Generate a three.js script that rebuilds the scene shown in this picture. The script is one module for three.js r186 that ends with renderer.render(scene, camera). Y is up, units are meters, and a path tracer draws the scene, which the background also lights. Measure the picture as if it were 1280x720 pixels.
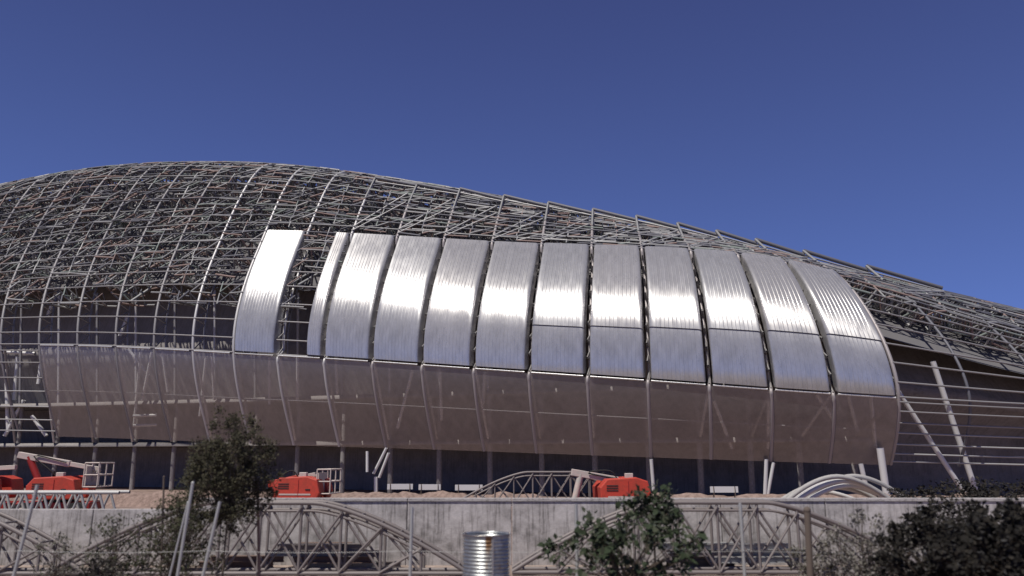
import * as THREE from 'three';
import { mergeGeometries } from 'three/addons/utils/BufferGeometryUtils.js';
import { RoundedBoxGeometry } from 'three/addons/geometries/RoundedBoxGeometry.js';
import { ImprovedNoise } from 'three/addons/math/ImprovedNoise.js';

// ---------------------------------------------------------------- camera, sky, sun, exposure
const scene = new THREE.Scene();
const W = 1280, H = 720, F = 950, PITCH = Math.atan(215 / F), CAM = new THREE.Vector3(0, 2.5, 0);
const camera = new THREE.PerspectiveCamera(2 * Math.atan(H / 2 / F) * 180 / Math.PI, W / H, 0.1, 6000);
camera.position.copy(CAM); camera.rotation.set(PITCH, 0, 0); camera.focus = 75; camera.userData.fStop = .65; scene.add(camera);

const renderer = new THREE.WebGLRenderer({ antialias: true });
renderer.toneMapping = THREE.LinearToneMapping;
renderer.toneMappingExposure = 1.1;
renderer.shadowMap.enabled = true;
renderer.setSize(1024, 576);

{ // clear deep blue sky, paler towards the horizon
  const w = 64, h = 256, d = new Float32Array(w * h * 4);
  for (let j = 0; j < h; j++) {
    const el = (j + .5) / h * Math.PI - Math.PI / 2, k = Math.max(0, Math.sin(el));
    const f = Math.exp(-k * 3.1);
    const c = el < 0 ? [.13, .10, .09] : [.019 + .131 * f, .0185 + .246 * f, .081 + .635 * f];
    for (let i = 0; i < w; i++) d.set([c[0], c[1], c[2], 1], (j * w + i) * 4);
  }
  const t = new THREE.DataTexture(d, w, h, THREE.RGBAFormat, THREE.FloatType);
  t.mapping = THREE.EquirectangularReflectionMapping; t.magFilter = THREE.LinearFilter; t.minFilter = THREE.LinearFilter; t.needsUpdate = true;
  scene.background = t; scene.environment = t;
}
const SUN_AZ = 37 * Math.PI / 180, SUN_EL = 60 * Math.PI / 180;   // behind the camera, to the left
const sunDir = new THREE.Vector3(-Math.sin(SUN_AZ) * Math.cos(SUN_EL), Math.sin(SUN_EL), Math.cos(SUN_AZ) * Math.cos(SUN_EL));
const sun = new THREE.DirectionalLight(new THREE.Color(1, .95, .87), 4);
sun.position.copy(sunDir).multiplyScalar(200).add(new THREE.Vector3(0, 0, -60)); sun.target.position.set(0, 0, -60);
sun.castShadow = true; sun.shadow.mapSize.set(4096, 4096);
Object.assign(sun.shadow.camera, { left: -90, right: 90, top: 90, bottom: -90, near: 1, far: 500 });
scene.add(sun, sun.target);

// ---------------------------------------------------------------- helpers
let seed = 7; const rnd = () => { seed = (seed * 1664525 + 1013904223) >>> 0; return seed / 4294967296; };
const rr = (a, b) => a + (b - a) * rnd();
const V = (x, y, z) => new THREE.Vector3(x, y, z);
const cP = Math.cos(PITCH), sP = Math.sin(PITCH);
function at(u, v, D) {                      // the point D metres out along -z that the photograph shows at pixel (u, v)
  const x = (u - W / 2) / F, y = (H / 2 - v) / F, dy = y * cP + sP, dz = cP - y * sP;
  return V(CAM.x + x * D / dz, CAM.y + dy * D / dz, -D);
}
const used = {};
function numbered(n) { const k = used[n] = (used[n] ?? -1) + 1; return k ? `${n}_${String(k).padStart(3, '0')}` : n; }
function tag(o, label, category, group, kind) {
  if (label) o.userData.label = label; if (category) o.userData.category = category;
  if (group) o.userData.group = group; if (kind || category) o.userData.kind = kind || 'thing'; return o;
}
function thing(name, label, category, pos = V(0, 0, 0), group) {
  const o = new THREE.Group(); o.name = numbered(name); o.position.copy(pos); scene.add(o); return tag(o, label, category, group);
}
function mesh(name, geo, mat, parent) {
  if (Array.isArray(geo)) geo = mergeGeometries(geo.map(g => g.index ? g.toNonIndexed() : g));
  const m = new THREE.Mesh(geo, mat); m.name = parent ? name : numbered(name); m.castShadow = m.receiveShadow = true;
  (parent || scene).add(m); return m;
}
function struct(name, geo, mat) { return tag(mesh(name, geo, mat), null, null, null, 'structure'); }
class Bars {                                // many round or square bars joined into one geometry
  constructor() { this.p = []; this.n = []; this.u = []; this.i = []; }
  bar(a, b, r, n = 6, r2 = r) {
    const d = b.clone().sub(a), L = d.length(); if (L < 1e-5) return this; d.divideScalar(L);
    const x = Math.abs(d.y) > .95 ? V(1, 0, 0) : V(0, 1, 0); x.cross(d).normalize(); const y = d.clone().cross(x);
    const s = this.p.length / 3;
    for (let k = 0; k <= n; k++) {
      const t = k / n * Math.PI * 2, c = Math.cos(t), q = Math.sin(t), nx = x.x * c + y.x * q, ny = x.y * c + y.y * q, nz = x.z * c + y.z * q;
      this.p.push(a.x + nx * r, a.y + ny * r, a.z + nz * r, b.x + nx * r2, b.y + ny * r2, b.z + nz * r2);
      this.n.push(nx, ny, nz, nx, ny, nz); this.u.push(k / n, 0, k / n, L);
      if (k < n) { const o = s + 2 * k; this.i.push(o, o + 2, o + 1, o + 1, o + 2, o + 3); }
    }
    return this;
  }
  line(pts, r, n = 6) { for (let k = 0; k + 1 < pts.length; k++) this.bar(pts[k], pts[k + 1], r, n); return this; }
  geo() {
    const g = new THREE.BufferGeometry();
    g.setAttribute('position', new THREE.Float32BufferAttribute(this.p, 3)); g.setAttribute('normal', new THREE.Float32BufferAttribute(this.n, 3));
    g.setAttribute('uv', new THREE.Float32BufferAttribute(this.u, 2)); g.setIndex(this.i); return g;
  }
}
function grid(nu, nv, fn, uvs) {            // a sheet; fn(i, j) -> point
  const p = [], u = [], ix = [];
  for (let j = 0; j <= nv; j++) for (let i = 0; i <= nu; i++) { const q = fn(i, j); p.push(q.x, q.y, q.z); const t = uvs ? uvs(i, j) : [i / nu, j / nv]; u.push(t[0], t[1]); }
  for (let j = 0; j < nv; j++) for (let i = 0; i < nu; i++) { const a = j * (nu + 1) + i, b = a + nu + 1; ix.push(a, a + 1, b, b, a + 1, b + 1); }
  const g = new THREE.BufferGeometry(); g.setAttribute('position', new THREE.Float32BufferAttribute(p, 3)); g.setAttribute('uv', new THREE.Float32BufferAttribute(u, 2));
  g.setIndex(ix); g.computeVertexNormals(); return g;
}
function box(w, h, d, x = 0, y = 0, z = 0, r = 0) {
  const g = r ? new RoundedBoxGeometry(w, h, d, 2, r) : new THREE.BoxGeometry(w, h, d); g.translate(x, y, z); return g;
}
function tube(pts, r, n = 6, seg = pts.length * 3) { return new THREE.TubeGeometry(new THREE.CatmullRomCurve3(pts), seg, r, n); }
const noise = new ImprovedNoise();
function fbm(x, y, o = 5) { let s = 0, a = .5; for (let k = 0; k < o; k++) { s += a * noise.noise(x, y, k * 7.3 + .5); x *= 2.03; y *= 2.03; a *= .5; } return s; }
function noiseTex(size, fn, srgb = true) {
  const d = new Uint8Array(size * size * 4);
  for (let j = 0; j < size; j++) for (let i = 0; i < size; i++) { const c = fn(i / size, j / size); for (let k = 0; k < 3; k++) d[(j * size + i) * 4 + k] = Math.max(0, Math.min(255, c[k])); d[(j * size + i) * 4 + 3] = 255; }
  const t = new THREE.DataTexture(d, size, size); t.wrapS = t.wrapT = THREE.MirroredRepeatWrapping; t.magFilter = THREE.LinearFilter; t.minFilter = THREE.LinearMipmapLinearFilter; t.generateMipmaps = true;
  if (srgb) t.colorSpace = THREE.SRGBColorSpace; t.needsUpdate = true; return t;
}
const lin = (r, g, b) => new THREE.Color().setRGB(r, g, b);
const std = (c, roughness = .8, metalness = 0, extra = {}) => new THREE.MeshStandardMaterial({ color: c, roughness, metalness, side: THREE.DoubleSide, ...extra });

// ---------------------------------------------------------------- materials
const texConcrete = noiseTex(512, (u, v) => {
  const s = fbm(u * 5, v * 5) * 34 + fbm(u * 60, v * 60, 3) * 26 + Math.max(0, fbm(u * 30, v * 3 + 9, 3)) * -50; const g = 205 + s; return [g, g - 2, g - 3];
});
const texDust = noiseTex(256, (u, v) => { const d = Math.max(0, fbm(u * 6, v * 6) + .12) * 120 + fbm(u * 50, v * 50, 3) * 40; return [225 - d * .4, 205 - d * .1, 200 - d * .1]; });
const texGalv = noiseTex(512, (u, v) => { const sp = noise.noise(u * 70, v * 90, 2.5) * 30 + fbm(u * 12, v * 12) * 40, ru = Math.max(0, fbm(u * 7 + 3, v * 4) - .12) * 500; return [215 + sp - ru * .25, 217 + sp - ru * .6, 218 + sp - ru * .9]; });
const texWall = noiseTex(512, (u, v) => { const s = fbm(u * 5, v * 5) * 60 + fbm(u * 60, v * 60, 3) * 30 - Math.max(0, fbm(u * 40, v * 2 + 9, 4)) * 120 - Math.max(0, fbm(u * 9 + 4, v * 6 + 2) - .1) * 110, g = 208 + s; return [g, g - 3, g - 6]; });
const texSoil = noiseTex(512, (u, v) => { const s = fbm(u * 8, v * 8) * 70 + fbm(u * 90, v * 90, 3) * 60; return [190 + s, 178 + s, 168 + s]; });
const texMetal = noiseTex(512, (u, v) => { const s = fbm(u * 9, v * 5) * 24 + fbm(u * 60, v * 30, 3) * 14; const g = 226 + s; return [g, g, g]; });
const texRough = noiseTex(256, (u, v) => { const g = 205 + fbm(u * 14, v * 5) * 70; return [g, g, g]; }, false);
// rolled aluminium sheet: its fine vertical grain spreads highlights sideways
const sheet = (r, g, b, roughness = .39) => new THREE.MeshPhysicalMaterial({ color: lin(r, g, b), roughness, metalness: .56, anisotropy: .88, map: texMetal, roughnessMap: texRough, side: THREE.DoubleSide });
const M = {
  cladding: sheet(.66, .65, .65), claddingB: sheet(.65, .645, .65, .42), claddingC: sheet(.68, .665, .66, .37),
  claddingLow: sheet(.63, .625, .635),
  edge: std(lin(.6, .6, .6), .45, .9),
  soffit: std(lin(.62, .59, .61), .4, .8, { transparent: true, opacity: .46, map: texMetal }),
  rib: std(lin(.5, .49, .49), .45, .2), ribGrey: std(lin(.24, .23, .235), .55, .2), ribLow: std(lin(.34, .31, .31), .5, .2),
  
  purlin: std(lin(.30, .29, .29), .5, .3),
  latA: std(lin(.27, .27, .27), .55, .2), latB: std(lin(.13, .13, .15), .6, .2), latC: std(lin(.24, .17, .15), .7, 0), latD: std(lin(.2, .23, .21), .6, .1), latE: std(lin(.38, .375, .37), .5, .2),
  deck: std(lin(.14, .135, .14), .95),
  slab: std(lin(.40, .38, .375), .95, 0, { map: texConcrete }),
  pale: std(lin(.62, .61, .59), .8, 0, { map: texConcrete }),
  strut: std(lin(.62, .61, .6), .5, .1),
  concrete: std(lin(.60, .58, .59), .92, 0, { map: texWall }),
  joint: std(lin(.1, .1, .1), .95),
  apron: std(lin(.5, .45, .43), .95, 0, { map: texSoil }),
  soil: std(lin(.44, .36, .34), 1, 0, { map: texSoil }),
  truss: std(lin(.19, .165, .16), .6, .15), trussRust: std(lin(.17, .115, .095), .8, 0),
  galv: std(lin(.6, .61, .6), .38, .85, { map: texGalv }),
  post: std(lin(.42, .42, .41), .5, .4), timber: std(lin(.11, .085, .07), .9),
  red: std(lin(.66, .085, .05), .55, 0, { map: texDust }), redDark: std(lin(.28, .02, .018), .5), liftWhite: std(lin(.7, .69, .66), .55, 0, { map: texDust }), black: std(lin(.02, .02, .02), .8), tyre: std(lin(.025, .025, .025), .9),
  bark: std(lin(.09, .07, .055), 1),
};
function leafMat(r, g, b) { return new THREE.MeshPhysicalMaterial({ color: lin(r, g, b), roughness: .9, specularIntensity: .35, side: THREE.DoubleSide, transmission: .25, thickness: 0 }); }

const SITE = -.9;                            // level of the building ground behind the wall
// ---------------------------------------------------------------- setting
{
  const g = new THREE.PlaneGeometry(5000, 5000, 1, 1); g.rotateX(-Math.PI / 2); g.translate(0, SITE, -2500 - 23.2);
  const uv = g.attributes.uv; for (let i = 0; i < uv.count; i++) uv.setXY(i, uv.getX(i) * 600, uv.getY(i) * 600);
  struct('site_ground', g, M.soil);
  const n = new THREE.PlaneGeometry(600, 223.2 + 200); n.rotateX(-Math.PI / 2); n.translate(0, -.45, -23.2 + (423.2) / 2);
  const u2 = n.attributes.uv; for (let i = 0; i < u2.count; i++) u2.setXY(i, u2.getX(i) * 90, u2.getY(i) * 60);
  struct('ground', n, M.apron);
}
// ---------------------------------------------------------------- stadium: its outer skin as a surface S(rib number, height along the rib)
// each row, one rib: pixel of the widest point, of the cladding's top, of the crest, of the foot; distance of the widest point
const RIBS = [
  [-191, 434, -152, 340, -98, 260, -166, 545, 94.2],
  [-143, 432, -105, 330, -50, 245, -118, 545, 93], [-95, 431, -58, 321, 0, 232, -70, 546, 92], [-47, 430, -12, 313, 50, 222, -22, 546, 91],
  [1, 430, 35, 307, 100, 214, 25, 547, 90], [49, 430, 82, 302, 145, 210, 73, 548, 88.6], [97, 430, 128, 298, 190, 208, 120, 549, 87.2],
  [145, 432, 179, 294, 235, 208, 168, 551, 85.6], [193, 434, 230, 290, 280, 208, 215, 553, 84], [240, 437, 281, 287, 325, 210, 262, 555, 82.4],
  [290, 440, 333, 286, 370, 214, 312, 557, 80.8], [345, 443, 385, 288, 417, 220, 367, 559, 79], [405, 446, 440, 291, 468, 228, 425, 561, 77.2],
  [465, 450, 497, 294, 521, 236, 483, 562, 75.4], [527, 455, 556, 298, 575, 245, 544, 564, 73.5], [590, 459, 616, 302, 630, 254, 605, 566, 71.6],
  [660, 464, 678, 305, 686, 263, 670, 569, 69.7], [735, 469, 741, 307, 743, 271, 740, 571, 67.8], [811, 474, 804, 309, 799, 280, 815, 574, 66.1],
  [888, 480, 866, 312, 850, 289, 890, 576, 64.6], [965, 486, 924, 316, 899, 298, 967, 579, 63.5], [1044, 491, 979, 323, 945, 308, 1038, 581, 62.6],
  [1117, 496, 1034, 336, 990, 319, 1105, 583, 62], [1212, 502, 1128, 368, 1082, 343, 1196, 585, 61.6], [1308, 506, 1226, 398, 1180, 365, 1292, 587, 61.6],
  [1404, 511, 1325, 424, 1276, 388, 1390, 589, 62], [1500, 516, 1424, 450, 1374, 412, 1488, 591, 63], [1596, 522, 1522, 478, 1472, 436, 1586, 593, 64.5],
];
const NR = RIBS.length;
const CTRL = RIBS.map(([xe, ye, xt, yt, xr, yr, xb, yb, D]) => {
  const E = at(xe, ye, D), T = at(xt, yt, D + 6.2), R = at(xr, yr, D + 11.5), B = at(xb, yb, D + 3.2);
  const inn = V(R.x - E.x, 0, R.z - E.z).normalize();
  const slope = (R.y - CAM.y) / -R.z;
  const X = R.clone().addScaledVector(inn, 16); X.y = R.y + 16 * slope * .74;
  const Y = R.clone().addScaledVector(inn, 42); Y.y = R.y + 42 * slope * .48;
  const A = B.clone().multiplyScalar(2).sub(E).addScaledVector(inn, 3);
  return { pts: [A, B, E, T, R, X, Y], inn, E };
});
const cr = (a, b, c, d, t) => .5 * (2 * b + (c - a) * t + (2 * a - 5 * b + 4 * c - d) * t * t + (3 * b - a - 3 * c + d) * t * t * t);
const crv = (a, b, c, d, t) => V(cr(a.x, b.x, c.x, d.x, t), cr(a.y, b.y, c.y, d.y, t), cr(a.z, b.z, c.z, d.z, t));
function smoothed(k) {                        // even out the reading of the pixels along the building
  let a = CTRL.map(c => c.pts[k].clone());
  for (let n = 0; n < 2; n++) a = a.map((p, i) => i && i < NR - 1 ? p.clone().multiplyScalar(.5).addScaledVector(a[i - 1], .25).addScaledVector(a[i + 1], .25) : p);
  return a;
}
const ROWS = [0, 1, 2, 3, 4, 5, 6].map(smoothed);
function row(k, s) {
  const i = Math.max(0, Math.min(NR - 2, Math.floor(s))), a = ROWS[k], g = j => a[Math.max(0, Math.min(NR - 1, j))];
  return crv(g(i - 1), g(i), g(i + 1), g(i + 2), s - i);
}
function S(s, t) {                           // t: 0 foot, 1 widest point, 2 top of the cladding, 3 crest, 4 and 5 back over the roof
  const k = Math.max(0, Math.min(4, Math.floor(t))) + 1;
  const a = row(k - 1, s), b = row(k, s), c = row(Math.min(6, k + 1), s), d = row(Math.min(6, k + 2), s), u = t - k + 1;   // chord-length spline: even curvature
  const l0 = a.distanceTo(b), l1 = b.distanceTo(c), l2 = Math.max(.01, c.distanceTo(d)), u2 = u * u, u3 = u2 * u;
  const h0 = 2 * u3 - 3 * u2 + 1, h1 = u3 - 2 * u2 + u, h2 = 1 - h0, h3 = u3 - u2;
  const f = (p, q, r, w) => { const m1 = l1 * ((q - p) / l0 - (r - p) / (l0 + l1) + (r - q) / l1), m2 = l1 * ((r - q) / l1 - (w - q) / (l1 + l2) + (w - r) / l2); return h0 * q + h1 * m1 + h2 * r + h3 * m2; };
  return V(f(a.x, b.x, c.x, d.x), f(a.y, b.y, c.y, d.y), f(a.z, b.z, c.z, d.z));
}
function N(s, t) {
  const a = S(s + .05, t).sub(S(s - .05, t)), b = S(s, t + .02).sub(S(s, t - .02)); return a.cross(b).normalize();
}
const O = (s, t, o) => S(s, t).addScaledVector(N(s, t), o);
function inAt(s) { const i = Math.max(0, Math.min(NR - 2, Math.floor(s))), f = s - i; return CTRL[i].inn.clone().lerp(CTRL[i + 1].inn, f).normalize(); }
function bowlAt(s, q, h) { const e = row(2, s).addScaledVector(inAt(s), q); e.y = h; return e; }
const ribOf = x => { let i = 0; while (i < NR - 2 && RIBS[i + 1][0] <= x) i++; return i + (x - RIBS[i][0]) / (RIBS[i + 1][0] - RIBS[i][0]); };

const stadium = thing('stadium', 'huge unfinished stadium with bulging silver cladding and bare steel roof lattice', 'stadium', V(0, 0, 0));
const I0 = 10, I1 = 22;                      // first and last rib that carries cladding
const SOF0 = 5;                              // first rib that carries the perforated lower skin

// --- ribs
for (let i = 0; i < NR; i++) {
  const pts = [], inner = []; const b = new Bars();
  for (let k = 0; k <= 44; k++) { const t = .02 + k * .085; pts.push(O(i, t, i > I0 && i < I1 && t > 1.01 && t < 1.97 ? -1.2 : -.12)); }
  const cl = i >= I0 && i <= I1, rb = mesh('rib', tube(pts, i > I1 ? .13 : .17, 6, 110), i > 8 && i < 13 ? M.rib : cl ? M.ribLow : i > I1 ? M.latB : M.ribGrey, stadium);
  for (let k = 0; k <= 24; k++) { const t = (i > I1 ? 1.8 : 1) + k * (i > I1 ? .08 : .115); inner.push(O(i, t, -1.9)); b.bar(O(i, t, -.2), O(i, t, -1.9), .08, 5); if (k) b.bar(O(i, t - (i > I1 ? .08 : .115), -.2), O(i, t, -1.9), .07, 5); }
  mesh('inner_chord', tube(inner, .13, 5, 50), M.purlin, rb);
  mesh('lacing', b.geo(), M.purlin, rb);
}
// --- cladding panels: pillowed trays of standing-seam sheet with deep side returns
const texN = 13;
function panel(i, f0, f1, t0, t1, mat, name, proud, nt, parent) {
  const w = row(2, i + 1).distanceTo(row(2, i)), gap = .29 / w, a0 = f0 > 0 ? f0 : gap, a1 = f1 < 1 ? f1 : 1 - gap;
  const cols = [], R = .3, wm = (a1 - a0) * w;
  cols.push([0, -1.25], [0, -R]); for (let k = 1; k <= 4; k++) { const a = k / 4 * Math.PI / 2; cols.push([R * (1 - Math.cos(a)), -R * (1 - Math.sin(a))]); }
  const nS = Math.max(2, Math.round(wm / .42)), step = (wm - 2 * R) / nS;
  for (let k = 0; k < nS; k++) {
    const x = R + k * step; if (k) cols.push([x - .05, 0], [x - .022, .001], [x - .012, .03], [x + .012, .03], [x + .022, .001], [x + .05, 0]);
    cols.push([x + step * .35, .002], [x + step * .65, .002]);
  }
  for (let k = 0; k <= 4; k++) { const a = k / 4 * Math.PI / 2; cols.push([wm - R * (1 - Math.sin(a)), -R * (1 - Math.cos(a))]); }
  cols.push([wm, -1.25]);
  const g = grid(cols.length - 1, nt, (c, j) => {
    const t = t0 + (t1 - t0) * j / nt, s = i + a0 + cols[c][0] / w; return O(s, t, .22 + proud + cols[c][1] + .006 * noise.noise(s * 3.1, t * 9, 4.2 + Math.floor(s)) + .003 * noise.noise(s * 9, t * 14, 8.1));
  }, (c, j) => [cols[c][0] * .21 + i * .37, (t0 + (t1 - t0) * j / nt) * 2.3]);
  return mesh(name, g, mat, parent);
}
for (let i = I0; i < I1; i++) {
  const partial = i === 11 ? .66 : 0, split = i >= 16 ? 1.30 + (i - 16) * .012 : 0;
  const top = 1.985;
  if (split) {
    const p = panel(i, partial, 1, split, top, [M.cladding, M.claddingB, M.claddingC][(i * 7) % 3], 'cladding_panel', .1, 30, stadium);
    panel(i, partial, 1, 1.01, split + .012, M.claddingLow, 'lower_sheet', 0, 14, p);
  } else panel(i, partial, 1, 1.01, top, [M.cladding, M.claddingC, M.claddingB][(i * 5) % 3], 'cladding_panel', .02, 40, stadium);
}
// --- perforated lower skin, one tray a bay, with a drip edge under the cladding
for (let i = SOF0; i < I1; i++) {
  const w = row(2, i + 1).distanceTo(row(2, i)), g0 = .16 / w;
  const p = mesh('soffit_panel', grid(10, 16, (a, j) => O(i + g0 + (1 - 2 * g0) * a / 10, .02 + .955 * j / 16, -.02), (a, j) => [i * .31 + a / 10, j / 8]), M.soffit, stadium);
  const e = []; for (let k = 0; k <= 6; k++) e.push(O(i + .06 + .88 * k / 6, .987, .1)); mesh('drip_edge', tube(e, .09, 5, 12), i > 18 ? M.strut : M.edge, p);
  for (const t of [.5]) { const q = []; for (let k = 0; k <= 4; k++) q.push(O(i + k / 4, t, -.35)); mesh('rail', tube(q, .06, 5, 8), M.purlin, p); }
}
// --- purlins, each one line along the building
const clad = s => s > I0 && s < I1 && !(s > 11 && s < 11.66);
const soff = s => s > SOF0 && s < I1;
function purlin(t, r, mat, off = 0, skip = () => false, s0 = 0, s1 = NR - 1) {
  let b = new Bars(), prev = null; const flush = () => { if (b.i.length) mesh('purlin', b.geo(), mat, stadium); b = new Bars(); };
  for (let k = 0; k <= (s1 - s0) * 4; k++) {
    const s = s0 + k / 4, q = O(s, t, off); if (prev && !skip(s - .125)) b.bar(prev, q, r, 5); else flush(); prev = q;
  }
  flush();
}
for (const t of [.08, .2, .34, .5, .64, .8, .93]) purlin(t, .075, t > .5 ? M.purlin : M.latE, 0, soff);
for (const t of [1.0, 1.1, 1.23, 1.36, 1.5, 1.62, 1.72, 1.82, 1.91]) purlin(t, .085, M.purlin, 0, clad);
for (let t = 1.99; t < 3.45; t += .115) purlin(t, .085, [M.latB, M.latA, M.latB][Math.floor(rnd() * 3)], rr(-.3, .05));
// --- lattice between the outer and the inner layer of the roof, too dense to pick apart
{
  const B = [new Bars(), new Bars(), new Bars(), new Bars(), new Bars()], mats = [M.latA, M.latB, M.latC, M.latD, M.latE];
  const pick = () => { const q = rnd(); return B[q < .36 ? 0 : q < .66 ? 1 : q < .83 ? 2 : q < .93 ? 3 : 4]; };
  for (let i = 0; i < NR - 1; i++) for (const h of [0, .25, .5, .75]) for (let k = 0; k < 27; k++) {
    const s = i + h + rr(-.03, .03), t = 1.35 + k * .078 + rr(-.012, .012), dt = .085, ds = .25;
    if (t < 2 && clad(s + .1) && clad(s + .25)) continue;
    if (t < 1.8 && s > I1) continue;
    if (t < 1.62 && rnd() < .55) continue;
    const o = O(s, t, 0), o2 = O(s + ds, t + dt, 0), n0 = O(s + ds / 2, t + dt / 2, -rr(1.3, 2.2)), r = rr(.065, .13);
    if (rnd() < .8) pick().bar(o, n0, r, 4);
    if (rnd() < .8) pick().bar(n0, o2, r, 4);
    if (rnd() < .6) pick().bar(O(s + ds, t, 0), n0, r, 4);
    if (rnd() < .6) pick().bar(O(s, t + dt, 0), n0, r, 4);
    if (rnd() < .7) pick().bar(n0, O(s + ds * 1.5, t + dt / 2, -rr(1.5, 2.1)), rr(.06, .13), 4);
    if (rnd() < .5) pick().bar(n0, O(s + ds / 2, t + dt * 1.5, -2.1), rr(.06, .12), 4);
    if (rnd() < .35) pick().bar(o, o2, r, 4);
    if (rnd() < .25) pick().bar(O(s, t, .02), O(s + ds * 2, t + rr(-.03, .03), .02), rr(.07, .12), 4);
    if (rnd() < .3) pick().bar(O(s, t, -.1), O(s + ds, t + dt * 2, -1.2), rr(.08, .15), 4);
    if (h === .5 && rnd() < .8) pick().bar(o, O(s, t + dt, 0), .1, 4);
  }
  B.forEach((b, k) => tag(mesh('roof_lattice', b.geo(), mats[k], stadium), null, null, null, 'stuff'));
}
// --- stepped crest: a post on each rib and a beam that falls to the foot of the next
for (let i = 12; i < 24; i++) {
  const h = i < 14 ? .5 : .8, foot = O(i, 3.02, 0), top = foot.clone(); top.y += h;
  const next = O(i + 1, 3.02, .15), p = mesh('crest_post', new Bars().bar(O(i, 2.6, 0), top, .13, 6).bar(foot, top, .12, 6).geo(), M.latA, stadium);
  const a = top.clone(), c = next.clone(); c.y += .2;
  mesh('crest_beam', new Bars().bar(a, c, .2, 6).geo(), M.latB, p);
  mesh('crest_rail', new Bars().bar(a.clone().add(V(0, -.55, .2)), c.clone().add(V(0, -.35, .2)), .09, 5).geo(), M.latE, p);
  const br = new Bars().bar(O(i, 2.1, .1), O(i + .9, 2.8, .2), .1, 5).bar(O(i, 2.03, .1), O(i + .95, 2.6, .2), .08, 5);
  mesh('brace', br.geo(), M.latE, p);
}
// --- dark roof deck under the lattice, lower part added to shade the interior
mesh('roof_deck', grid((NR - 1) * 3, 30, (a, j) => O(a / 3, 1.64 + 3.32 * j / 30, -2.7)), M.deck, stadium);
// --- concrete bowl inside: raking underside of the stands, floor slabs, columns
{
  const hs = s => row(3, s).y / 27;
  const prof = [[15, SITE - .05], [15, 4.4], [9.5, 13], [9, 15], [12, 21], [13.5, 27], [15, 30]];
  mesh('seating_bowl', grid((NR - 1) * 2, prof.length - 1, (a, j) => bowlAt(a / 2, prof[j][0], prof[j][1] * (j > 1 ? hs(a / 2) : 1)), (a, j) => [a * .5, j * .8]), M.slab, stadium);
  for (const [h, q0, q1, th] of [[4.5, 5.6, 15, .45], [9.3, 5, 12.5, .4]]) {
    const g = grid((NR - 1) * 2, 4, (a, j) => { const s = a / 2 * (I1 + .2) / (NR - 1); return bowlAt(s, [q0, q0, q1, q1, q0][j], [h - th, h, h, h - th, h - th][j]); }, (a, j) => [a * .5, j]);
    mesh('floor_slab', g, M.slab, stadium);
  }
  for (let i = 0; i <= I1; i++) {
    mesh('column', new Bars().bar(bowlAt(i, 6.4, SITE - .05), bowlAt(i, 6.2, 4.1), .28, 8).geo(), M.slab, stadium);
    mesh('column', new Bars().bar(bowlAt(i, 6.2, 4.5), bowlAt(i, 6, 9), .24, 8).geo(), M.slab, stadium);
    mesh('raking_beam', new Bars().bar(bowlAt(i, 5.4, 9.2), O(i, 1.55, -2.2), .16, 6).bar(bowlAt(i, 5.5, 4.6), O(i, .98, -.6), .15, 6).geo(), i % 2 ? M.rib : M.purlin, stadium);
  }
  const strut = (a, b, r) => mesh('raking_strut', new Bars().bar(a, b, r, 8).geo(), M.strut, stadium);
  strut(at(1119, 484, 63.4), at(1217, 634, 64.9), .2); strut(at(1166, 452, 64.5), at(1226, 633, 65.7), .24);
  strut(at(1100, 560, 64), at(1110, 632, 64.4), .3); strut(at(1076, 580, 64), at(1088, 632, 64.4), .2);
  strut(at(459, 564, 77), at(459, 590, 77), .14); strut(at(483, 560, 77.5), at(467, 592, 78), .14); strut(at(486, 566, 77.5), at(474, 597, 78), .14);
  strut(at(470, 596, 78), at(470, 622, 78), .2); strut(at(814, 574, 69), at(818, 625, 69.5), .16); strut(at(958, 574, 66.5), at(956, 628, 67), .17); strut(at(967, 578, 66.5), at(958, 628, 67), .15);
  // white props and formwork standing on the slabs, glimpsed through the perforated skin
  for (const [x0, y0, x1, y1, D] of [[892, 500, 915, 560, 66.6], [961, 488, 960, 560, 65.8], [1020, 492, 1042, 525, 64.6], [1060, 494, 1072, 540, 64.2], [1088, 494, 1094, 560, 64.2], [516, 462, 497, 535, 75.8], [550, 460, 552, 525, 74.8], [606, 466, 604, 505, 73], [372, 446, 372, 500, 80.2], [337, 446, 337, 505, 81.2], [420, 450, 422, 492, 79], [176, 440, 168, 530, 87.6], [190, 440, 178, 500, 87.2], [203, 440, 210, 490, 86.4], [258, 445, 250, 520, 84.6], [265, 445, 268, 500, 84.2], [160, 436, 186, 470, 88], [166, 520, 196, 519, 87], [166, 532, 196, 531, 87]])
    strut(at(x0, y0, D + .4 + Math.max(0, y0 - 470) * .03), at(x1, y1, D + .6 + Math.max(0, y1 - 460) * .036), .17);
  for (const [x0, y0, x1, y1, D] of [[8, 462, 10, 540, 96], [22, 446, 18, 500, 97], [30, 500, 6, 545, 96], [52, 450, 48, 480, 96], [40, 520, 58, 545, 95], [3, 440, 44, 442, 97], [12, 380, 40, 330, 99], [60, 395, 75, 350, 97], [150, 420, 160, 395, 95]]) strut(at(x0, y0, D), at(x1, y1, D), .24);
}
// ---------------------------------------------------------------- concrete retaining wall of cast sections
{
  const top = at(640, 627, 23).y, bot = -.5, w = thing('retaining_wall', 'long grey concrete retaining wall behind the arched trusses', 'wall', V(0, 0, -23.2));
  for (let k = -13; k < 13; k++) {
    const x0 = k * 3.05, low = x0 < -11.5 ? .22 : 0, t = top - low;
    mesh('wall_section', box(3.03, t - bot, .3, x0 + 1.52, (t + bot) / 2, rr(-.008, .008), .012), M.concrete, w);
    if (!low) mesh('coping', box(3.03, .09, .38, x0 + 1.52, t + .047, 0, .01), M.concrete, w);
  }
}
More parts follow.
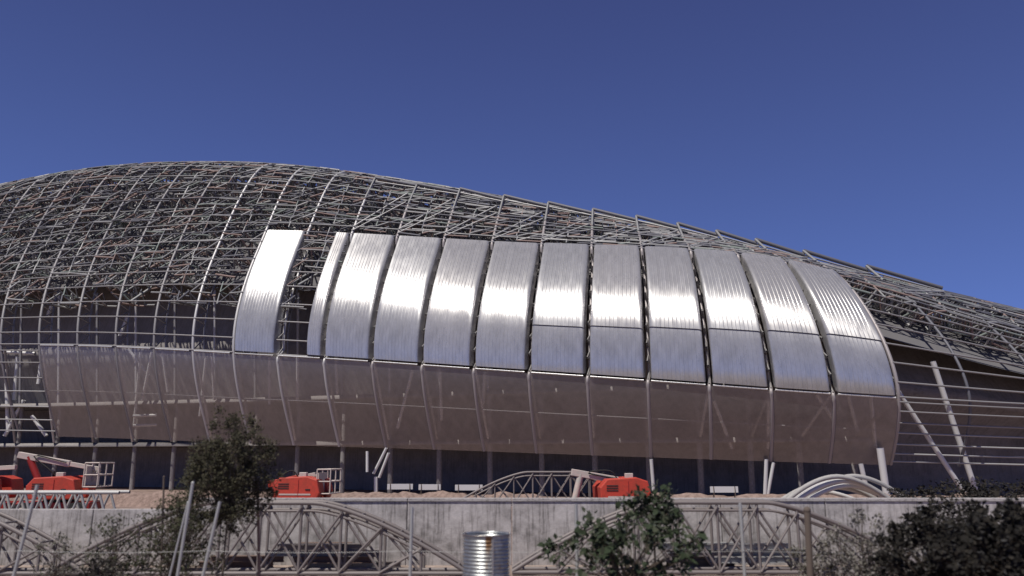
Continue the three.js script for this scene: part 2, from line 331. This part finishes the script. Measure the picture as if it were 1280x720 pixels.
// ---------------------------------------------------------------- arched lattice trusses lying ready
function makeTruss(label, group) {
  const t = thing('arched_truss', label, 'truss', V(0, 0, 0), group), L = 10.9, half = L / 2, flat = 1.35, hh = 1.74;
  const y = x => { const a = Math.max(0, Math.abs(x) - flat) / (half - flat); return .1 + hh * (1 - Math.pow(a, 1.45)); };
  for (const z of [-.35, .35]) {
    const p = []; for (let k = 0; k <= 30; k++) { const x = -half + L * k / 30; p.push(V(x, y(x), z)); }
    mesh('top_chord', tube(p, .06, 6, 60), M.truss, t);
    const q = p.filter(v => Math.abs(v.x) < half - .9).map(v => V(v.x, Math.max(.12, v.y - .2), z)); mesh('inner_chord', tube(q, .035, 5, 50), M.truss, t);
    mesh('bottom_chord', new Bars().bar(V(-half, .08, z), V(half, .08, z), .06, 6).geo(), M.truss, t);
    for (let k = -4; k <= 4; k++) {
      const x = k * 1.06; mesh('vertical', new Bars().bar(V(x, .1, z), V(x, y(x), z), .04, 5).geo(), M.truss, t);
      if (k < 4) { const x2 = x + 1.06; mesh('diagonal', new Bars().bar(V(x, .1, z + .05), V(x2, y(x2) - .1, z + .05), .035, 5).geo(), M.truss, t); mesh('diagonal', new Bars().bar(V(x2, .1, z - .05), V(x, y(x) - .1, z - .05), .035, 5).geo(), M.truss, t); }
    }
  }
  for (let k = -10; k <= 10; k++) { const x = k * .52; mesh('cross_tie', new Bars().bar(V(x, y(x), -.35), V(x, y(x), .35), .03, 5).geo(), M.truss, t); }
  
  return t;
}
const tr0 = makeTruss('arched steel lattice truss before the wall, between the leaning poles and the corrugated pipe', 'arched trusses');
tr0.position.copy(at(332, 640, 21.2)).setY(-.45);
function truss(u, D, y, label, turn = 0) { const c = tr0.clone(); c.name = numbered('arched_truss'); scene.add(c); const p = at(u, 640, D); c.position.set(p.x, y, p.z); c.rotation.y = turn; c.userData = { label, category: 'truss', group: 'arched trusses' }; return c; }
truss(892, 21.4, -.45, 'arched steel lattice truss before the wall, half hidden by the broad leaved bush');
truss(-132, 21.2, -.45, 'arched steel lattice truss before the wall, below the straight lattice girder');
const raised = truss(690, 44, 0, 'arched steel lattice truss behind the wall beside a red boom lift');
for (const x of [-4.2, 0, 4.2]) mesh('support_block', box(.5, -SITE + .02, 1.1, x, SITE / 2 + .01, 0), M.timber, raised);
// straight lattice girder behind the wall
{
  const p = at(70, 620, 30), g = thing('lattice_girder', 'straight pale steel lattice girder lying on trestles behind the wall', 'girder', V(p.x, .35, p.z)), L = 6.4;
  for (const z of [-.4, .4]) {
    for (const y of [0, .95]) mesh('chord', new Bars().bar(V(-L / 2 - 1, y, z), V(L / 2 - .6, y, z), .07, 6).geo(), M.latE, g);
    for (let k = 0; k < 9; k++) { const x = -L / 2 - .9 + k * .7; mesh('web', new Bars().bar(V(x, 0, z), V(x + .35, .95, z), .05, 5).bar(V(x + .35, .95, z), V(x + .7, 0, z), .05, 5).geo(), k % 3 ? M.latE : M.pale, g); }
  }
  for (const x of [-3.2, 0, 2.4]) mesh('trestle', box(.2, .35 - SITE, 1.2, x, -(.35 - SITE) / 2, 0), M.trussRust, g);
}
// ---------------------------------------------------------------- bent pipes stacked behind the wall
for (let k = 0; k < 9; k++) {
  const D = 33 + k * .28, off = (k % 3) * .12, c = at(1050 + (k % 4) * 7 - (k > 5 ? 26 : 0), 640, D), sp = 3.1 - (k % 3) * .12, rise = 1.62 - off * 1.6 - (k > 5 ? .3 : 0), pts = [];
  for (let j = 0; j <= 14; j++) { const a = (-1 + j / 7) * 1.32; pts.push(V(c.x + a * sp, .2 + rise * (1 - Math.pow(Math.abs(a), 1.8)) , -D - a * .5)); }
  tag(mesh('bent_pipe', tube(pts, .1, 8, 40), k % 3 ? M.strut : M.pale), 'pale bent steel pipe in the bowed bundle behind the wall', 'pipe', 'bundle of bent pipes');
}
// ---------------------------------------------------------------- boom lifts
function lift(u, D, label, o) {
  const p = at(u, 640, D), g = thing('boom_lift', label, 'boom lift', V(p.x, SITE, p.z), 'red boom lifts'); g.rotation.y = o.turn || 0; g.scale.setScalar(1.2);
  mesh('chassis', [box(3.3, .38, 1.5, 0, .72, 0, .06), box(.5, .3, 2.1, 1.15, .55, 0, .04), box(.5, .3, 2.1, -1.15, .55, 0, .04)], M.redDark, g);
  for (const x of [-1.15, 1.15]) for (const z of [-1, 1]) {
    const w = new THREE.CylinderGeometry(.46, .46, .34, 20); w.rotateX(Math.PI / 2); w.translate(x, .46, z); const wm = mesh('wheel', w, M.tyre, g);
    const r = new THREE.CylinderGeometry(.22, .24, .05, 14); r.rotateX(Math.PI / 2); r.translate(x, .46, z * 1.185); mesh('rim', r, M.liftWhite, wm);
  }
  const tt = mesh('turntable', new THREE.CylinderGeometry(.7, .75, .18, 20).translate(0, 1, 0), M.black, g);
  const sh = new THREE.Shape(); sh.moveTo(-1.05, 0); sh.lineTo(.95, 0); sh.lineTo(1.06, .25); sh.lineTo(.92, .8); sh.lineTo(.45, .95); sh.lineTo(-.8, .88); sh.lineTo(-1.08, .55); sh.closePath();
  for (const z of [.32, -1.1]) {
    const e = new THREE.ExtrudeGeometry(sh, { depth: .74, bevelEnabled: true, bevelSize: .05, bevelThickness: .05, bevelSegments: 2 }); e.translate(o.hx || 0, 1.1, z); const hood = mesh('hood', e, M.red, g);
    const zz = z > 0 ? z + .8 : z - .06;
    mesh('vent', [box(.5, .04, .02, (o.hx || 0) - .6, 1.75, zz), box(.5, .04, .02, (o.hx || 0) - .6, 1.65, zz), box(.5, .04, .02, (o.hx || 0) - .6, 1.55, zz)], M.black, hood);
    mesh('handle', box(.22, .05, .04, (o.hx || 0) + .55, 1.5, zz), M.black, hood); mesh('stripe', box(1.5, .07, .012, (o.hx || 0) - .05, 1.28, zz), M.liftWhite, hood);
    mesh('seam', box(.025, .8, .015, (o.hx || 0) + .1, 1.55, zz), M.redDark, hood);
  }
  const [x0, y0, x1, y1] = o.boom, a = V(x0, y0, 0), b = V(x1, y1, 0), mid = a.clone().lerp(b, .62), ang = Math.atan2(y1 - y0, x1 - x0), Lb = a.distanceTo(b);
  const outer = box(Lb * .64, .3, .26, 0, 0, 0, .03); outer.rotateZ(ang); outer.translate((a.x + mid.x) / 2, (a.y + mid.y) / 2, 0); const bm = mesh('boom', outer, o.boomMat || M.liftWhite, g);
  const inner = box(Lb * .4, .21, .18, 0, 0, 0, .02); inner.rotateZ(ang); const m2 = a.clone().lerp(b, .8); inner.translate(m2.x, m2.y, 0); mesh('boom_section', inner, M.liftWhite, bm);
  mesh('riser', new Bars().bar(V((o.hx || 0) + o.riser, 1.1, 0), a.clone().lerp(b, .12), .16, 6).geo(), o.riserMat || M.redDark, g);
  mesh('exhaust', new Bars().bar(V((o.hx || 0) - .7, 1.95, -.5), V((o.hx || 0) - .7, 2.3, -.5), .05, 7).geo(), M.black, g); mesh('control_box', box(.35, .3, .25, (o.hx || 0) + .2, 2.12, .75, .03), M.liftWhite, g);
  mesh('hydraulic_hose', tube([V((o.hx || 0) - .2, 2, .2), V((o.hx || 0) - .5, 2.35, .3), a.clone().lerp(b, .2).add(V(0, .1, .2)), a.clone().lerp(b, .6).add(V(0, .05, .18))], .03, 5, 16), M.black, g);
  if (o.basket) {
    const [bx, by] = o.basket, r = new Bars(), w = .32, dp = .85;
    for (const y of [0, .55, 1.1]) { const c = [V(bx - w, by + y, -dp), V(bx + w, by + y, -dp), V(bx + w, by + y, dp), V(bx - w, by + y, dp), V(bx - w, by + y, -dp)]; r.line(c, .035, 5); }
    for (const x of [-w, w]) for (const z of [-dp, 0, dp]) r.bar(V(bx + x, by, z), V(bx + x, by + 1.1, z), .035, 5);
    const k = mesh('basket', r.geo(), M.liftWhite, g); mesh('basket_floor', box(w * 2, .06, dp * 2, bx, by, 0), M.black, k);
    mesh('basket_panel', box(.06, .9, dp * 1.6, bx - w, by + .5, 0), M.liftWhite, k);
    mesh('jib', new Bars().bar(b, V(bx - w, by + .3, 0), .09, 6).geo(), M.liftWhite, g);
  }
}
lift(74, 45, 'red boom lift with a pale boom sloping over its hood, behind the straight lattice girder', { boom: [-2.13, 3.07, 1.62, 2.4], riser: -.7, basket: [1.6, 1.6], turn: .1 });
lift(378, 45, 'red boom lift with its white basket raised beside it, next to the dark tree', { boom: [-1.7, 1.7, .55, 2.16], riser: .2, basket: [1.2, 1.3], boomMat: M.red, turn: -.06 });
lift(772, 42, 'red boom lift with a long white boom sloping down past the arched truss', { boom: [-2.0, 2.3, 1.25, 1.75], riser: -2.1, riserMat: M.liftWhite, hx: .2, turn: .05, boomMat: M.liftWhite });
lift(-22, 45, 'red boom lift without a basket, next to the lift with the pale sloping boom', { boom: [-2.4, 2.3, 1.4, 2.5], riser: -.6, turn: -.1 });
// ---------------------------------------------------------------- board barriers at the foot of the stadium
for (const [u, D, w] of [[500, 62, 2], [537, 61, 1.7], [586, 60, 2.1], [905, 56, 2]]) {
  const p = at(u, 610, D), m = thing('site_barrier', 'pale board barrier on two legs in the dark gap under the stadium', 'barrier', V(p.x, SITE, p.z), 'board barriers under the stadium'); m.rotation.y = rr(-.1, .2);
  mesh('board', box(w, .42, .05, 0, 1.35, 0), M.strut, m); for (const x of [-w * .38, w * .38]) mesh('leg', new Bars().bar(V(x, 0, .25), V(x, 1.56, .04), .03, 5).bar(V(x, 0, -.25), V(x, 1.56, -.04), .03, 5).geo(), M.timber, m);
}
// ---------------------------------------------------------------- earth bank added along the building's foot to hide the sunlit ground
for (const [u0, D0, u1, D1, lab] of [[-60, 62, 300, 61, 'added low brown earth bank before the stadium foot behind two red boom lifts'], [310, 61, 700, 60, 'added low brown earth bank before the stadium foot between the dark tree and the raised truss'], [720, 58, 1340, 56, 'added low brown earth bank before the stadium foot beside the bent pipes']]) {
  const a = at(u0, 610, D0), b = at(u1, 610, D1), n = 70;
  const g = grid(n, 8, (i, j) => { const f = i / n, w = (j / 8 - .5) * 4.4, e = Math.min(1, Math.min(f, 1 - f) * 14), h = Math.max(0, 1 - Math.pow(Math.abs(j / 4 - 1), 1.6)) * (.95 + .7 * fbm(f * 22 + u0, j * .4, 4)) * e; return V(a.x + (b.x - a.x) * f, SITE - .03 + h + (h > .1 ? .12 * fbm(f * 90, j * 2, 3) : 0), a.z + (b.z - a.z) * f + w); }, (i, j) => [i * .15, j * .15]);
  tag(mesh('added_earth_bank', g, M.soil), lab, 'earth bank');
}
// ---------------------------------------------------------------- steel sections stored between trusses and wall
for (let k = 0; k < 22; k++) {
  const left = k < 13, u = left ? rr(300, 490) : rr(850, 1000), D = rr(22, 22.7), p = at(u, 640, D), L = left ? rr(1.2, 2.6) : rr(1.4, 2.4), lev = Math.floor(k % 4) * .17;
  const g = [box(L, .02, .15, 0, .075, 0), box(L, .02, .15, 0, -.075, 0), box(L, .13, .015, 0, 0, 0)]; const m = mesh('steel_beam', g, [M.trussRust, M.truss, M.latE][left ? Math.floor(rnd() * 2.3) : 1 + Math.floor(rnd() * 2)]);
  m.position.set(p.x, -.36 + lev, -D); m.rotation.y = rr(-.05, .05);
  tag(m, left ? 'rusty steel beam stacked behind the truss with crossed braces' : 'grey steel beam stacked behind the truss near the dark timber post', 'steel beam', left ? 'rusty beam stack' : 'grey beam stack');
}
// ---------------------------------------------------------------- wire fence
{
  const D = 14, f = thing('wire_fence', 'thin wire fence on slender grey metal posts before the trusses', 'fence', V(0, -.45, -D)), xs = [[-160, 640, 0], [47, 606, .06], [275, 627, .07], [515, 634, 0], [720, 630, 0], [925, 628, 0], [1150, 632, 0], [1370, 632, 0]];
  const tops = xs.map(([u, v, l]) => { const t = at(u, v, D), h = t.y + .45; mesh('fence_post', new Bars().bar(V(t.x - l * h * 2.2, 0, 0), V(t.x, h, 0), .03, 7).geo(), M.post, f); return [t.x, h, l]; });
  for (const y of [.5, .95, 1.4]) { const b = new Bars(); for (let k = 0; k + 1 < tops.length; k++) { const a = tops[k], c = tops[k + 1], pts = []; for (let j = 0; j <= 6; j++) { const q = j / 6; pts.push(V(a[0] + (c[0] - a[0]) * q - (a[2] * (1 - q) + c[2] * q) * (a[1] - y) * 2.2, y - .03 * Math.sin(q * Math.PI), .032)); } b.line(pts, .004, 4); } mesh('wire', b.geo(), M.post, f); }
}
for (const [u, v, u2, v2, D, r, m, label] of [[241, 604, 226, 694, 13, .026, M.post, 'leaning pale metal pole, the taller and thicker of a close pair beside the dark tree'], [235, 628, 214, 712, 13.3, .018, M.post, 'thin leaning metal pole just behind a taller pole near the dark tree'], [205, 596, 202, 690, 14.6, .018, M.timber, 'very thin dark upright rod among the scrubby bushes'], [1009, 638, 1013, 722, 13.5, .058, M.timber, 'thick dark timber post beside the grey twiggy bush'], [322, 603, 324, 720, 15, .028, M.trussRust, 'brown upright metal pole beside the dark tree']]) {
  const t = at(u, v, D), q = at(u2, v2, D), d = q.clone().sub(t), base = t.clone().addScaledVector(d, (t.y + .5) / -d.y);
  const g = thing('pole', label, 'pole', base); mesh('shaft', new Bars().bar(V(0, 0, 0), t.clone().sub(base), r, 8).geo(), m, g); mesh('cap', new THREE.SphereGeometry(r * 1.15, 8, 6).translate(t.x - base.x, t.y - base.y, 0), m, g);
}
// ---------------------------------------------------------------- upright corrugated culvert pipe
{
  const t = at(608, 667, 12), g = thing('culvert_pipe', 'upright corrugated galvanised steel pipe before the concrete wall', 'pipe', V(t.x, -.45, t.z)), h = t.y + .45, R = .345, pr = [];
  for (let y = 0; y <= h - .02; y += .0065) pr.push(new THREE.Vector2(R + .010 * Math.sin(y / .052 * Math.PI * 2), y));
  pr.push(new THREE.Vector2(R + .012, h - .018), new THREE.Vector2(R + .018, h - .008), new THREE.Vector2(R + .012, h), new THREE.Vector2(R - .01, h - .006));
  for (let y = h - .02; y > h - .9; y -= .01) pr.push(new THREE.Vector2(R - .012 + .010 * Math.sin(y / .052 * Math.PI * 2), y));
  mesh('shell', new THREE.LatheGeometry(pr, 56), M.galv, g);
  const fl = new Bars(), lip = []; for (let k = 0; k <= 40; k++) { const a = k / 40 * Math.PI * 2; lip.push(V(Math.cos(a) * (R + .012), h - .004, Math.sin(a) * (R + .012))); } fl.line(lip, .012, 5); mesh('rim', fl.geo(), M.galv, g);
  mesh('seam', box(.035, h - .1, .012, R * .3, h / 2, R * .954 + .012), M.galv, g);
}
// ---------------------------------------------------------------- bushes
function leafGeo(list, size, aspect) {       // list of [pos, dir, up-ish normal]
  const p = [], n = [], u = [], ix = [];
  for (const [c, d, w] of list) {
    const L = size * rr(.6, 1.25), side = d.clone().cross(w).normalize(), nn = side.clone().cross(d).normalize(), b = p.length / 3, wd = L * aspect;
    const mid = c.clone().addScaledVector(d, L * .45).addScaledVector(nn, L * .07), tip = c.clone().addScaledVector(d, L).addScaledVector(nn, -L * .12);
    for (const q of [c, mid.clone().addScaledVector(side, wd), mid.clone().addScaledVector(side, -wd), tip]) { p.push(q.x, q.y, q.z); n.push(nn.x, nn.y, nn.z); }
    u.push(.5, 0, 1, .5, 0, .5, .5, 1); ix.push(b, b + 1, b + 2, b + 1, b + 3, b + 2);
  }
  const g = new THREE.BufferGeometry(); g.setAttribute('position', new THREE.Float32BufferAttribute(p, 3)); g.setAttribute('normal', new THREE.Float32BufferAttribute(n, 3)); g.setAttribute('uv', new THREE.Float32BufferAttribute(u, 2)); g.setIndex(ix); return g;
}
const rv = () => { const a = rnd() * Math.PI * 2, z = rr(-1, 1), r = Math.sqrt(1 - z * z); return V(r * Math.cos(a), z, r * Math.sin(a)); };
function bush(name, label, category, u0, v0, u1, v1, D, o) {
  const a = at(u0, v1, D), b = at(u1, v0, D), cx = (a.x + b.x) / 2, cy = (a.y + b.y) / 2, rx = (b.x - a.x) / 2, ry = (b.y - a.y) / 2, rz = o.rz || Math.max(.4, rx * .7), base = V(cx, -.45, -D);
  const g = thing(name, label, category, base, o.group), lists = [[], []], tw = new Bars(), root = V(rr(-.05, .05), 0, 0);
  for (let k = 0; k < o.clumps; k++) {
    let q; do q = V(rr(-1, 1), rr(-1, 1), rr(-1, 1)); while (q.lengthSq() > 1);
    q.multiplyScalar(.55 + .45 * Math.pow(q.length(), .3)); const lump = 1 + .22 * noise.noise(q.x * 2.5, q.y * 2.5, k * .01 + D);
    const c = V(q.x * rx * lump, cy + .45 + q.y * ry * lump, q.z * rz);
    const up = V(0, Math.max(.1, cy + .45 + ry * (o.fork ?? -.8) + rnd() * ry * .6), 0), jj = up.clone().lerp(c, .5).add(rv().multiplyScalar(.06)); tw.bar(up, jj, o.twig, 4, o.twig * .7).bar(jj, c, o.twig * .7, 4, o.twig * .4);
    const out = c.clone().sub(V(0, cy * .6, 0)).normalize();
    for (let m = 0; m < o.leaves; m++) {
      const sp = rv().multiplyScalar(o.spread * Math.pow(rnd(), .6)), pos = c.clone().add(sp), dir = rv().multiplyScalar(.8).add(out.clone().multiplyScalar(.5)).add(V(0, o.droop || 0, 0)).normalize();
      lists[rnd() < .7 ? 0 : 1].push([pos, dir, rv().multiplyScalar(.7).add(V(0, 1, .3))]);
      if (m % 4 === 0) tw.bar(c, pos, o.twig * .35, 3, o.twig * .15);
    }
  }
  tw.bar(root, V(0, cy + .45 + ry * .2, 0), o.twig * 3, 7, o.twig * 1.2); mesh('branches', tw.geo(), o.bark || M.bark, g);
  lists.forEach((l, k) => mesh('foliage', leafGeo(l, o.size, o.aspect), o.mats[k], g));
  return g;
}
const olive = [leafMat(.045, .05, .025), leafMat(.07, .068, .04)], fresh = [leafMat(.035, .05, .026), leafMat(.075, .085, .055)], grey = [leafMat(.16, .15, .13), leafMat(.26, .24, .23)], dark = [leafMat(.018, .016, .014), leafMat(.035, .03, .024)];
bush('young_tree', 'dark olive fine leaved young tree in front of the stadium foot', 'tree', 222, 516, 354, 668, 14.5, { clumps: 240, leaves: 60, spread: .15, size: .05, aspect: .36, twig: .008, mats: [leafMat(.055, .053, .03), leafMat(.08, .073, .045)] });
bush('bush', 'scrubby grey green bush around the leaning metal poles', 'bush', 140, 615, 300, 745, 14.8, { clumps: 120, leaves: 26, spread: .16, size: .06, aspect: .3, twig: .008, mats: olive });
bush('bush', 'low straggly bush between the leaning metal poles and the lattice girder', 'bush', 98, 640, 190, 745, 14.2, { clumps: 45, leaves: 22, spread: .15, size: .06, aspect: .32, twig: .008, mats: [olive[0], grey[0]] });
bush('bush', 'thin grey brown weeds before the foot of the straight lattice girder', 'bush', 20, 668, 120, 750, 15, { clumps: 40, leaves: 18, spread: .14, size: .07, aspect: .26, twig: .007, mats: [grey[0], olive[0]] });
bush('bush', 'tall thin bush between the leaning poles and the dark tree', 'bush', 190, 585, 262, 730, 15.2, { clumps: 60, leaves: 26, spread: .15, size: .055, aspect: .32, twig: .008, mats: olive });
bush('bush', 'dark low shrub under the straggly bush', 'bush', 96, 690, 152, 745, 13, { clumps: 40, leaves: 22, spread: .1, size: .06, aspect: .34, twig: .008, mats: dark });
bush('bush', 'broad leaved green bush before the concrete wall', 'bush', 680, 640, 886, 770, 13, { clumps: 80, leaves: 17, spread: .19, size: .14, aspect: .34, twig: .010, mats: fresh, droop: -.35 });
bush('bush', 'upright green shoot rising from the broad leaved bush', 'bush', 785, 598, 848, 680, 13.2, { clumps: 30, leaves: 18, spread: .16, size: .12, aspect: .3, twig: .010, mats: fresh, droop: -.35 });
bush('bush', 'dry grey twiggy bush beside the thick timber post', 'bush', 1018, 636, 1142, 760, 14, { clumps: 110, leaves: 26, spread: .15, size: .07, aspect: .3, twig: .007, mats: grey });
bush('bush', 'sparse brownish bush low at the foot of the timber post', 'bush', 985, 672, 1060, 760, 14.6, { clumps: 40, leaves: 20, spread: .13, size: .07, aspect: .3, twig: .007, mats: [grey[0], olive[1]] });
bush('bush', 'dense nearly black bush adjoining the dry grey twiggy bush', 'bush', 1108, 630, 1245, 790, 12, { clumps: 170, leaves: 38, spread: .14, size: .09, aspect: .36, twig: .01, mats: dark });
bush('bush', 'largest dark bush filling the scrub beside the nearly black bush', 'bush', 1180, 624, 1360, 800, 11, { clumps: 230, leaves: 44, spread: .15, size: .09, aspect: .36, twig: .01, mats: dark });
bush('bush', 'tall dark bush rising behind the nearly black bush, before the wall', 'bush', 1140, 622, 1250, 760, 15, { clumps: 130, leaves: 34, spread: .16, size: .085, aspect: .36, twig: .01, mats: dark });
bush('hedge', 'dark hedge behind the wall under the bare stadium struts', 'hedge', 1112, 600, 1330, 655, 30, { clumps: 150, leaves: 26, spread: .28, size: .14, aspect: .35, twig: .012, mats: dark, rz: 1.2 });
renderer.render(scene, camera);
